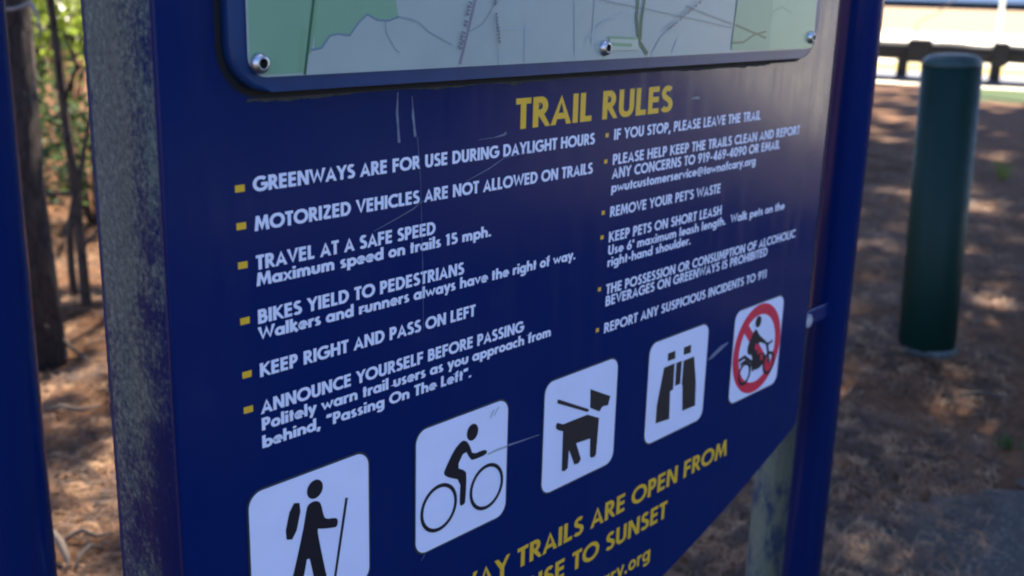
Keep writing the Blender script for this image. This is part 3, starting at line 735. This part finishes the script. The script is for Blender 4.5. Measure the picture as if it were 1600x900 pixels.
def LV(d, t, z): return UV(d, t, z) - Vector((rp.x, rp.y, 0))
def obox(bm, d0, d1, t0, t1, z0, z1, bev=.012):
    g0 = len(bm.verts); bm2 = bmesh.new(); box(bm2, (d0, t0, z0), (d1, t1, z1), bev)
    mp_ = {}
    for v in bm2.verts: mp_[v] = bm.verts.new(LV(v.co.x, v.co.y, v.co.z))
    for f in bm2.faces: bm.faces.new([mp_[v] for v in f.verts])
    bm2.free()
pxm = (Vector(rp) - CAM).dot(fw) / FPX       # metres per (1600-wide) pixel there
span = 3.2
tcol = [rtt + 25 * pxm, rtt + 140 * pxm]
t_prev = rtt - 14
cuts = [rtt - 14, rtt - 9.5, rtt - 5, tcol[0], tcol[1], tcol[1] + 3.4, tcol[1] + 6.8, tcol[1] + 10]
for i, (a, c) in enumerate(zip(cuts, cuts[1:])):
    bm = bmesh.new(); n = 12; rr = (ztop - zbot) / 2
    pts_ = [LV(rd, a + .01 + (c - a - .02) * q / 6, (ztop + zbot) / 2 + .012 * math.sin(i * 2.1 + q)) for q in range(7)]
    tube(bm, pts_, [rr * (1 + .05 * math.sin(q * 1.7 + i)) for q in range(7)], 14)
    from_bm('rail_log', bm, M['timber'], rail, smooth=True)
for i, c in enumerate(cuts[1:-1]):
    bm = bmesh.new(); wz = .17 if i != 3 else .11
    obox(bm, rd - .16, rd + .17, c - wz, c + wz, zbot - .03, ztop + .035, .03); from_bm('joint_sleeve', bm, M['timber'], rail)
for t in (rtt - 9.5, rtt - 5, rtt + .02, tcol[1] - 4 * pxm, tcol[1] + 3.4, tcol[1] + 6.8):
    bm = bmesh.new(); obox(bm, rd - .10, rd + .10, t - .08, t + .08, -.2, zbot + .06, .012); from_bm('rail_post', bm, M['timber'], rail)

# thin pale pole behind the rail, far pale wall, arching twig
pp = at_depth(1557, 72, 24.0); pp.z = 0
bm = bmesh.new(); lathe(bm, [(.05, -.2), (.05, 1.5), (.045, 3.2), (.03, 3.22)], (0, 0, 0), 12)
o = from_bm('sign_pole', bm, plain('white_painted_metal', (.78, .80, .82), .4), smooth=True); o.location = pp
tag(o, 'thin white metal pole standing in the sunlit field behind the dark rail', 'pole')
wl = empty('boundary_wall', UV(112, 0, 0)); tag(wl, 'long pale blue wall with a dark foot across the far side of the sunlit field', 'wall')
def wbox(name, d0, d1, z0, z1, mat):
    bm = bmesh.new(); box(bm, (-1, -70, 0), (1, 70, 1))
    for v in bm.verts:
        d = d0 if v.co.x < 0 else d1; z = z0 if v.co.z < .5 else z1
        v.co = UV(d, v.co.y, z) - UV(112, 0, 0)
    from_bm(name, bm, mat, wl)
wbox('wall_foot', 112, 112.3, -.3, .62, plain('dark_wall_foot', (.02, .025, .03), .8))
wbox('wall_face', 111.9, 112.4, .62, 2.6, plain('pale_blue_wall_paint', (.45, .62, .72), .7, var=.08, scale=.5))
bm = bmesh.new(); q0 = on_ground(1433, 118); dq = (q0 - CAM).dot(fw) + 1.6
tw_ = [at_depth(u, v, dq) for u, v in ((1442, 108), (1436, 85), (1431, 60), (1431, 42), (1436, 33), (1445, 29), (1456, 25), (1466, 21), (1473, 14), (1480, 8), (1492, 0), (1505, -9))]
tube(bm, [p - tw_[0] for p in tw_], [.014, .013, .012, .011, .010, .012, .009, .012, .010, .010, .008, .004], 6)
o = from_bm('bare_shoot', bm, plain('dry_shoot_bark', (.14, .10, .08), .9)); o.location = tw_[0]
tag(o, 'thin bare arching shoot rising behind the dark rail beside the green bollard', 'plant')

# ------------------------------------------------------------------ woods
def mat_bark(name, dark, light, lich):
    m = NT(name); v = m.coord((1, 1, .28)); n = m.noise(v, 26, 6, .7, .6); n2 = m.noise(m.coord((1, 1, .5)), 5, 4)
    vo = m.n('ShaderNodeTexVoronoi', {'Vector': v, 'Scale': 30.0}, feature='DISTANCE_TO_EDGE').outputs['Distance']
    c = m.ramp(n, [(.3, dark), (.7, light)])
    c = m.mix(m.rng(vo, .0, .10, .75, 0), c, tuple(x * .35 for x in dark) + (1,))
    c = m.mix(m.rng(n2, .58, .66, 0, .8), c, (*lich, 1))
    m.set(Base_Color=c, Roughness=.95).bump(m.math('ADD', n, m.math('MINIMUM', vo, .12)), .8, .02); return m.m
M['bark'] = mat_bark('pine_bark', (.016, .010, .008), (.062, .038, .028), (.19, .17, .14))
M['bark2'] = mat_bark('sapling_bark', (.035, .022, .015), (.11, .075, .05), (.20, .18, .14))
def mat_leaf(name, a, b, tr=.35):
    m = NT(name); v = m.coord(); n = m.noise(v, 5, 3); oi = m.n('ShaderNodeObjectInfo').outputs['Random']
    c = m.ramp(m.math('ADD', m.math('MULTIPLY', n, .7), m.math('MULTIPLY', oi, .3)), [(.3, a), (.7, b)])
    m.set(Base_Color=c, Roughness=.7, Specular_IOR_Level=.2)
    tl = m.n('ShaderNodeBsdfTranslucent', {'Color': c}); mx = m.n('ShaderNodeMixShader', {0: tr, 1: m.b.outputs[0], 2: tl.outputs[0]})
    m.t.links.new(mx.outputs[0], m.t.nodes['Material Output'].inputs[0]); return m.m
M['needle'] = mat_leaf('pine_needles', (.030, .055, .018), (.075, .115, .035), .25)
M['leaf'] = mat_leaf('shrub_leaves', (.17, .24, .03), (.34, .40, .08), .6)  # pale end of the ramp imitates leaves in full sun
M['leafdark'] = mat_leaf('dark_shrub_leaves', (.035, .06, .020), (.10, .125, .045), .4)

def rdir(r, up_bias=0):
    while True:
        v = Vector((r.uniform(-1, 1), r.uniform(-1, 1), r.uniform(-1, 1)))
        if .05 < v.length < 1: break
    v.normalize(); v.z += up_bias; return v.normalized()
def leaf_quads(V, F, c, r, n, rad, ln, wd, up_bias=.2):
    for _ in range(n):
        p = c + rdir(r) * rad * r.random() ** .5; d = rdir(r, up_bias); s = d.cross(rdir(r)).normalized()
        L = ln * r.uniform(.6, 1.2); w2 = wd * r.uniform(.7, 1.1); b = len(V)
        V += [p, p + d * L * .5 + s * w2, p + d * L, p + d * L * .5 - s * w2]; F.append((b, b + 1, b + 2, b + 3))
def pine(seed, h, r0, crown0, spread, lean=(0, 0), clumps=150, per=16, group='unseen pine trees placed for shade', label='tall pine tree', nlen=.2, nw=.011):
    r = random.Random(seed)
    t = empty('pine_tree', (0, 0, 0)); tag(t, label, 'tree', group)
    bm = bmesh.new(); N = 14
    ax = [Vector((lean[0] * (i / N) ** 1.3 * h + .04 * math.sin(i * .9 + seed), lean[1] * (i / N) ** 1.3 * h + .04 * math.cos(i * .7 + seed), -.2 + (h + .2) * i / N)) for i in range(N + 1)]
    tube(bm, ax, [r0 * (1.25 if i == 0 else 1 - .8 * i / N) for i in range(N + 1)], 14)
    for v in bm.verts:
        k = 1 + .06 * noise.noise(Vector((v.co.x * 14, v.co.y * 14, v.co.z * 3)))
        i = max(0, min(N, int((v.co.z + .2) / (h + .2) * N))); c = ax[i]; v.co.x = c.x + (v.co.x - c.x) * k; v.co.y = c.y + (v.co.y - c.y) * k
    from_bm('trunk', bm, M['bark'], t, smooth=True)
    V, F = [], []; bm = bmesh.new()
    nb = 32
    for i in range(nb):
        f = crown0 + (1 - crown0) * (i / nb) ** .9; z = h * f
        k = min(N - 1, int(f * N)); c = ax[k].lerp(ax[k + 1], f * N - k); c = Vector((c.x, c.y, z))
        a = i * 2.4 + r.uniform(-.5, .5); L = spread * (1 - .75 * (f - crown0) / (1 - crown0)) * r.uniform(.6, 1.15)
        e = c + Vector((math.cos(a) * L, math.sin(a) * L, L * r.uniform(.05, .45))); mid = c.lerp(e, .5) + Vector((0, 0, -.08 * L))
        tube(bm, [c, mid, e], [.03 + .012 * L, .02 + .006 * L, .006], 5)
        for j in range(max(2, int(clumps / nb))):
            q = c.lerp(e, .2 + .85 * r.random() ** .7) + rdir(r, .2) * r.uniform(.05, .40)
            for _ in range(per):
                d = rdir(r, .25); s = d.cross(rdir(r)).normalized() * nw; b = len(V); p1 = q + d * nlen * r.uniform(.7, 1.2)
                V += [q - s, q + s, p1]; F.append((b, b + 1, b + 2))
    from_bm('limbs', bm, M['bark'], t, smooth=True)
    pydata('crown', V, F, M['needle'], t)
    return t
def place(o, x, y, rz, label, s=1.0):
    o.location = (x, y, gz(x, y) - .02); o.rotation_euler.z = rz; o.scale = (s, s, s); o['label'] = label; return o

P1 = pine(1, 12.0, .15, .45, 4.2, clumps=270, per=64, nlen=.24, nw=.020)
P2 = pine(2, 14.0, .19, .50, 4.6, lean=(.02, .01), clumps=300, per=64, nlen=.24, nw=.020)
# (x, y, turn, proto, scale, label): unseen pines, placed for their shade and dark reflections
shade = [(5.3, .1, 0.3, 0, .85, 'unseen pine nearest the open side of the sign, off to its right'),
         (8.6, 1.0, 1.2, 1, .95, 'unseen pine standing just past the bollard on the open side'),
         (12.0, 5.2, 2.8, 1, .85, 'unseen pine behind the sign board close to the guard rail'),
         (12.6, 1.3, 5.1, 0, 1.1, 'unseen pine out towards the field on the right'),
         (9.0, 3.7, .9, 0, .82, 'unseen pine between the board and the guard rail'),
         (14.2, 7.4, 3.3, 0, 1.1, 'unseen pine hidden by the board nearest the field'),
         (15.4, 1.6, 4.0, 1, 1.0, 'unseen pine at the field edge right of the view'),
         (15.9, 8.9, 1.7, 1, 1.1, 'unseen pine added beyond the guard rail, hidden by the board'),
         (18.0, 3.7, 5.7, 1, 1.1, 'unseen pine added beyond the guard rail right of the view'),
         (16.5, 2.9, 2.6, 1, 1.1, 'unseen pine added in front of the guard rail at the grass strip'),
         (14.0, 6.15, .4, 0, 1.1, 'unseen pine added behind the right blue post of the sign'),
         (3.7, 3.6, 1.1, 0, .46, 'small unseen pine added behind the sign board to cast shade'),
         (6.6, .95, 4.2, 0, .68, 'smaller shade pine added between the path and the bollard, right of the view'),
         (20.5, 4.9, 3.1, 1, 1.2, 'tall pine added in the field for shade, right of the view'),
         (18.6, 10.6, 4.1, 1, 1.2, 'tall pine added in the field for shade, hidden by the board'),
         (7.2, .25, 3.6, 0, .95, 'unseen pine added close behind the nearest one on the open side'),
         (10.8, .3, .2, 1, .95, 'unseen pine added midway along the open side of the view'),
         (6.2, -5.8, 3.0, 0, 1.05, 'pine in the added wood facing the sign, nearest the trail'),
         (8.6, -8.6, 4.6, 1, 1.0, 'pine in the added wood facing the sign, farthest right'),
         (4.2, -8.2, 5.5, 1, .95, 'pine in the added wood facing the sign, centre'),
         (1.6, -9.6, 2.2, 0, 1.0, 'pine in the added wood facing the sign, farthest left'),
         (11.6, -10.8, 1.4, 0, 1.1, 'pine deep in the added wood facing the sign'),
         (10.2, -6.4, 2.9, 0, 1.0, 'pine at the corner of the added wood facing the sign'),
         (12.6, -8.6, .7, 1, 1.0, 'pine on the field side of the added wood facing the sign'),
         (6.8, -11.4, 4.9, 1, 1.0, 'pine well inside the added wood facing the sign'),
         (10.4, -13.2, 5.9, 0, 1.1, 'pine at the back of the added wood facing the sign'),
         (9.0, -1.4, 2.4, 0, 1.0, 'second unseen pine along the open side of the path'),
         (6.0, -2.2, 1.9, 0, .9, 'unseen pine across the worn path on the right')]
for i, (x, y, a, k, s, lb) in enumerate(shade):
    pr = (P1, P2)[k]; o = pr if i < 2 else copy_tree(pr)
    place(o, x, y, a, lb, s)

# the trees seen in the gap left of the board
tb = on_ground(72, 548)
t1 = pine(11, 11.0, .085, .5, 2.0, lean=(-.004, .0), clumps=160, per=20, label='dark rough barked pine trunk between the two left edges of the sign', group='pine trees in the woods on the left')
place(t1, tb.x, tb.y, .4, t1['label'])
bm = bmesh.new()
dt = (Vector((tb.x, tb.y, 1.2)) - CAM).dot(fw) - .10
st = [at_depth(u, v, dt) for u, v in ((-40, 12), (-5, 16), (22, 14), (36, 10), (47, 4))]; st2 = [at_depth(u, v, dt) for u, v in ((45, 2), (52, 10), (58, 22), (62, 40), (61, 60))]
o0 = Vector(t1.location); tube(bm, [p - o0 for p in st], [.004, .005, .006, .007, .007], 6); tube(bm, [p - o0 for p in st2], [.007, .007, .006, .005, .003], 6)
ob = from_bm('broken_branch', bm, plain('bleached_wood', (.20, .18, .155), .9), t1, smooth=True); ob.rotation_euler.z = -.4; ob.matrix_basis = Matrix.Rotation(-.4, 4, 'Z')
def sapling(seed, pts, rads, label, leaves=0, mat='leaf', name='sapling', group=None):
    r = random.Random(seed); base = Vector(pts[0]); t = empty(name, base); tag(t, label, 'tree', group)
    bm = bmesh.new(); P = [Vector(p) - base for p in pts]; P[0].z -= .1; tube(bm, P, rads, 8)
    V, F = [], []
    for i in range(2, len(P)):
        for _ in range(3 if leaves else (i % 3 == 0)):
            a = P[i - 1].lerp(P[i], r.random()); e = a + rdir(r, .35) * r.uniform(.25, .8); tube(bm, [a, a.lerp(e, .5) + rdir(r) * .05, e], [.010, .007, .003], 5)
            if leaves: leaf_quads(V, F, e, r, leaves, .28, .075, .02)
    from_bm('trunk', bm, M['bark2'], t, smooth=True)
    if V: pydata('crown', V, F, M[mat], t)
    return t
sb = on_ground(139, 497); sdp = (Vector((sb.x, sb.y, .6)) - CAM).dot(fw)
def col_pts(uvs, P):
    out = []
    hd = Vector((P.x - CAM.x, P.y - CAM.y)).length
    for u, v in uvs:
        d = pix_ray(u, v); out.append(CAM + d * (hd / math.hypot(d.x, d.y)))
    return out
sapling(21, col_pts(((140, 498), (133, 455), (128, 400), (121, 330), (113, 260), (104, 200), (94, 120), (84, 40), (70, -60), (60, -200), (50, -420)), sb), [.024, .021, .020, .018, .018, .017, .016, .015, .013, .01, .005], 'thin leaning dark stem just right of the rough pine trunk', 0)
s2 = on_ground(158, 470)
sapling(22, col_pts(((120, 478), (112, 420), (108, 360), (118, 300), (128, 255), (134, 215), (150, 150)), on_ground(120, 478)), [.018, .017, .014, .013, .011, .008, .004], 'crooked pale forked sapling behind the thin leaning stem', 0)

def shrub(seed, x, y, rad, h, n, label, mat='leaf', ln=.062, wd=.019):
    r = random.Random(seed); z = gz(x, y); t = empty('shrub', (x, y, z)); tag(t, label, 'shrub', 'leafy shrubs in the woods on the left')
    bm = bmesh.new(); V, F = [], []
    ns = 11
    for i in range(ns):
        a = r.uniform(0, 6.28); e = Vector((math.cos(a) * rad * r.uniform(.2, 1), math.sin(a) * rad * r.uniform(.2, 1), h * r.uniform(.55, 1.0)))
        m_ = Vector((e.x * .35, e.y * .35, e.z * .55)); tube(bm, [(0, 0, -.05), m_, e], [.009, .006, .003], 5)
        for j in range(6):
            q = m_.lerp(e, r.random()) + rdir(r) * .22 * rad
            leaf_quads(V, F, q, r, int(n / ns / 6), .26 * rad + .08, ln, wd)
    from_bm('stems', bm, M['bark2'], t, smooth=True); pydata('foliage', V, F, M[mat], t); return t
def pol(az, d): return CAM.x + math.sin(R(az)) * d, CAM.y + math.cos(R(az)) * d
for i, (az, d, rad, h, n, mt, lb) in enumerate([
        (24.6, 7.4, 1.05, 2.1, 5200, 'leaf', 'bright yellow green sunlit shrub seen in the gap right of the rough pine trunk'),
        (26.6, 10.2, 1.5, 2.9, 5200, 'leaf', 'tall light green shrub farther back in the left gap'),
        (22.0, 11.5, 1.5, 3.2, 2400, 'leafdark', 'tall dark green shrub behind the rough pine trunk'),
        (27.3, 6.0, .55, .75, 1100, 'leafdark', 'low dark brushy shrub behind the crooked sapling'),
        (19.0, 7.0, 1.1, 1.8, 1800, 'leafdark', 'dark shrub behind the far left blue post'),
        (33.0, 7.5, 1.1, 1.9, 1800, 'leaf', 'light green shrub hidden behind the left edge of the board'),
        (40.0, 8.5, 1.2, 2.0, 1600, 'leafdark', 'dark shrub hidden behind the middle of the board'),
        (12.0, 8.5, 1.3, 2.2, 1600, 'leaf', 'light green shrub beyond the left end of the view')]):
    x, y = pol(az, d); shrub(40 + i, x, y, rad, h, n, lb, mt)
P3 = pine(13, 12.0, .11, .45, 2.2, clumps=150, per=16, label='slim pine in the woods', group='pine trees in the woods on the left', nlen=.26, nw=.018)
for i, (az, d, s, lb) in enumerate([(21.5, 7.2, 1.0, 'slim pine behind the far left blue post'), (35.0, 10.5, 1.1, 'slim pine behind the left edge of the board'), (25.2, 14.0, 1.2, 'slim pine far back in the left gap'),
                                    (15.0, 10.0, 1.0, 'slim pine left of the blue post'), (36.0, 13.0, 1.15, 'slim pine far behind the board'), (8.0, 13.0, 1.2, 'slim pine at the far left of the woods'),
                                    (27.8, 19.0, 1.3, 'slim distant pine right of the left gap'), (22.8, 17.0, 1.2, 'slim distant pine left of the rough trunk')]):
    x, y = pol(az, d); o = P3 if i == 0 else copy_tree(P3); place(o, x, y, i * 1.3, lb, s)
# far wood that closes the view on the left: uncountable foliage mass
r = random.Random(5); V, F = [], []
for i in range(30000):
    az = r.uniform(-25, 50); d = r.uniform(20, 32); x, y = pol(az, d); z = 9 * r.random() ** 1.3
    p = Vector((x, y, z)); d_ = rdir(r, .2); s_ = d_.cross(rdir(r)).normalized() * .085; L = .34; b0 = len(V)
    V += [p, p + d_ * L * .5 + s_, p + d_ * L, p + d_ * L * .5 - s_]; F.append((b0, b0 + 1, b0 + 2, b0 + 3))
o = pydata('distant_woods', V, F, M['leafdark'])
tag(o, 'mass of green woodland foliage closing the view at the far left', 'woods', kind='stuff')

r = random.Random(9); V, F = [], []  # unseen woodland, added to darken the board's reflections
for i in range(22000):
    az = R(r.uniform(124, 195)); d = r.uniform(15, 25); x, y = math.sin(az) * d, math.cos(az) * d; z = 4.5 * r.random() ** 1.5
    p = Vector((x, y, z)); d_ = rdir(r, .2); s_ = d_.cross(rdir(r)).normalized() * .085; L = .36; b0 = len(V)
    V += [p, p + d_ * L * .5 + s_, p + d_ * L, p + d_ * L * .5 - s_]; F.append((b0, b0 + 1, b0 + 2, b0 + 3))
o = pydata('distant_woods', V, F, M['leafdark'])
tag(o, 'unseen mass of dark woodland added facing the front of the sign', 'woods', kind='stuff')

# ------------------------------------------------------------------ litter: loose needles, twigs
def edge_y(x):
    for a, b in zip(edge_a, edge_a[1:]):
        if a.x <= x <= b.x: return a.y + (b.y - a.y) * (x - a.x) / (b.x - a.x)
    return -9
def scatter(n, fn, seed, ln=.11, wd=.0014):
    r = random.Random(seed); V, F = [], []
    for _ in range(n):
        x, y = fn(r)
        cl = noise.noise((x * 2.2, y * 2.2, 7))
        if cl < r.uniform(-.6, .5): continue
        e = edge_y(x) - y
        if e > 0 and r.random() > .75 * math.exp(-e / .35) + .15: continue
        z = gz(x, y) + (.018 if e > 0 else 0) + r.uniform(.001, .018); a = r.uniform(0, math.pi) if r.random() < .6 else .4 + r.gauss(0, .3)
        L = ln * r.uniform(.5, 1.3); dx, dy = math.cos(a) * L / 2, math.sin(a) * L / 2; w_ = wd * r.uniform(.7, 1.5)
        px, py = -math.sin(a) * w_, math.cos(a) * w_; tz = r.uniform(-.006, .014); bz = r.uniform(0, .008); b0 = len(V)
        V += [(x - dx, y - dy, z - tz), (x + px, y + py, z + bz), (x + dx, y + dy, z + tz), (x - px, y - py, z + bz + .0005)]; F.append((b0, b0 + 1, b0 + 2, b0 + 3))
    return V, F
def left_zone(r):
    az = r.uniform(20, 31); d = 1.6 + 4.6 * r.random() ** 1.2; return pol(az, d)
def right_zone(r):
    az = r.uniform(62, 74); d = 2.0 + 8 * r.random() ** 1.4; return pol(az, d)
def under_zone(r):
    az = r.uniform(54, 64); d = 1.7 + 2.2 * r.random(); return pol(az, d)
V, F = [], []
for n, fn, sd_ in ((26000, left_zone, 1), (34000, right_zone, 2), (9000, under_zone, 3)):
    v2, f2 = scatter(n, fn, sd_); b0 = len(V); V += v2; F += [tuple(k + b0 for k in f) for f in f2]
def mat_straw():
    m = NT('loose_pine_needles'); v = m.coord(); n = m.n('ShaderNodeTexWhiteNoise', {0: m.n('ShaderNodeVectorMath', {0: v, 1: (.05, .05, .05)}, operation='SNAP').outputs[0]}, noise_dimensions='3D').outputs['Value']
    m.set(Base_Color=m.ramp(n, [(.0, (.028, .014, .007)), (.4, (.080, .037, .016)), (.75, (.17, .082, .033)), (1, (.29, .165, .078))]), Roughness=.7); return m.m
o = pydata('pine_straw', V, F, mat_straw()); tag(o, 'layer of loose brown pine needles over the ground', 'pine straw', kind='stuff')

M['twig'] = plain('grey_twig_bark', (.085, .062, .044), .9, var=.3, scale=60)
def twig(uvs, rads, label, lift=.012, name='fallen_twig'):
    P = []
    for i, (u, v, *h) in enumerate(uvs):
        p = on_ground(u, v); p.z = gz(p.x, p.y) + lift + (h[0] if h else 0)
        p2 = on_ground(u, v, p.z); p2.z = p.z; P.append(p2)
    bm = bmesh.new(); tube(bm, [p - P[0] for p in P], rads, 7)
    o = from_bm(name, bm, M['twig'], smooth=True); o.location = P[0]; tag(o, label, 'twig', 'twigs and roots on the forest floor'); return o
twig(((55, 505, .05), (72, 510, .07), (88, 522, .05), (105, 538, .02), (128, 556, 0), (142, 566)), [.005, .007, .007, .007, .006, .004], 'pale curved twig leaning across the foot of the rough pine trunk')
twig(((72, 828), (84, 834, .02), (94, 846, .03), (104, 868, .01), (108, 886)), [.006, .009, .009, .008, .005], 'thick grey root curving down beside the far left blue post')
twig(((95, 850), (112, 835, .01), (130, 828, .02), (150, 838, .01), (176, 832)), [.004, .006, .006, .005, .003], 'thin grey twig arching right from the curved root')
twig(((118, 890), (124, 868, .02), (140, 852, .02), (160, 856)), [.004, .005, .005, .003], 'short bent twig at the bottom of the left gap')
twig(((72, 640), (95, 634, .015), (125, 640, .01), (158, 634)), [.004, .006, .006, .003], 'straight brown twig lying across the left gap')
twig(((1380, 500), (1400, 506, .01), (1430, 504)), [.004, .005, .003], 'small twig lying left of the bollard foot')
twig(((1500, 618), (1530, 612, .01), (1575, 622)), [.004, .006, .003], 'small twig lying in front of the bollard')
twig(((1376, 830, 0), (1380, 850, .03), (1392, 868, .01)), [.003, .004, .002], 'little upright bent twig on the worn path')
# tufts of green weed on the right
def tuft(u, v, n, h, label, seed):
    r = random.Random(seed); p = on_ground(u, v); p.z = gz(p.x, p.y); V, F = [], []
    for _ in range(n):
        a = r.uniform(0, 6.28); b = Vector((r.gauss(0, .018), r.gauss(0, .018), -.01)); d = Vector((math.cos(a) * .5, math.sin(a) * .5, 1)); L = h * r.uniform(.5, 1.1); s_ = Vector((-math.sin(a), math.cos(a), 0)) * .004
        m_ = b + d * L * .6; e = b + Vector((d.x * L * 1.1, d.y * L * 1.1, L * .85)); k = len(V); V += [b - s_, b + s_, m_ + s_ * .8, m_ - s_ * .8, e]; F += [(k, k + 1, k + 2, k + 3), (k + 3, k + 2, k + 4)]
    o = pydata('grass_tuft', V, F, M['leaf' if seed == 1 else 'leafdark']); o.location = p; tag(o, label, 'grass', 'weed tufts in the pine straw')
tuft(1566, 275, 24, .22, 'tall pale weed tuft in the straw right of the bollard', 1)
tuft(1575, 690, 40, .055, 'low green weed patch beside the worn path at the right edge', 2)
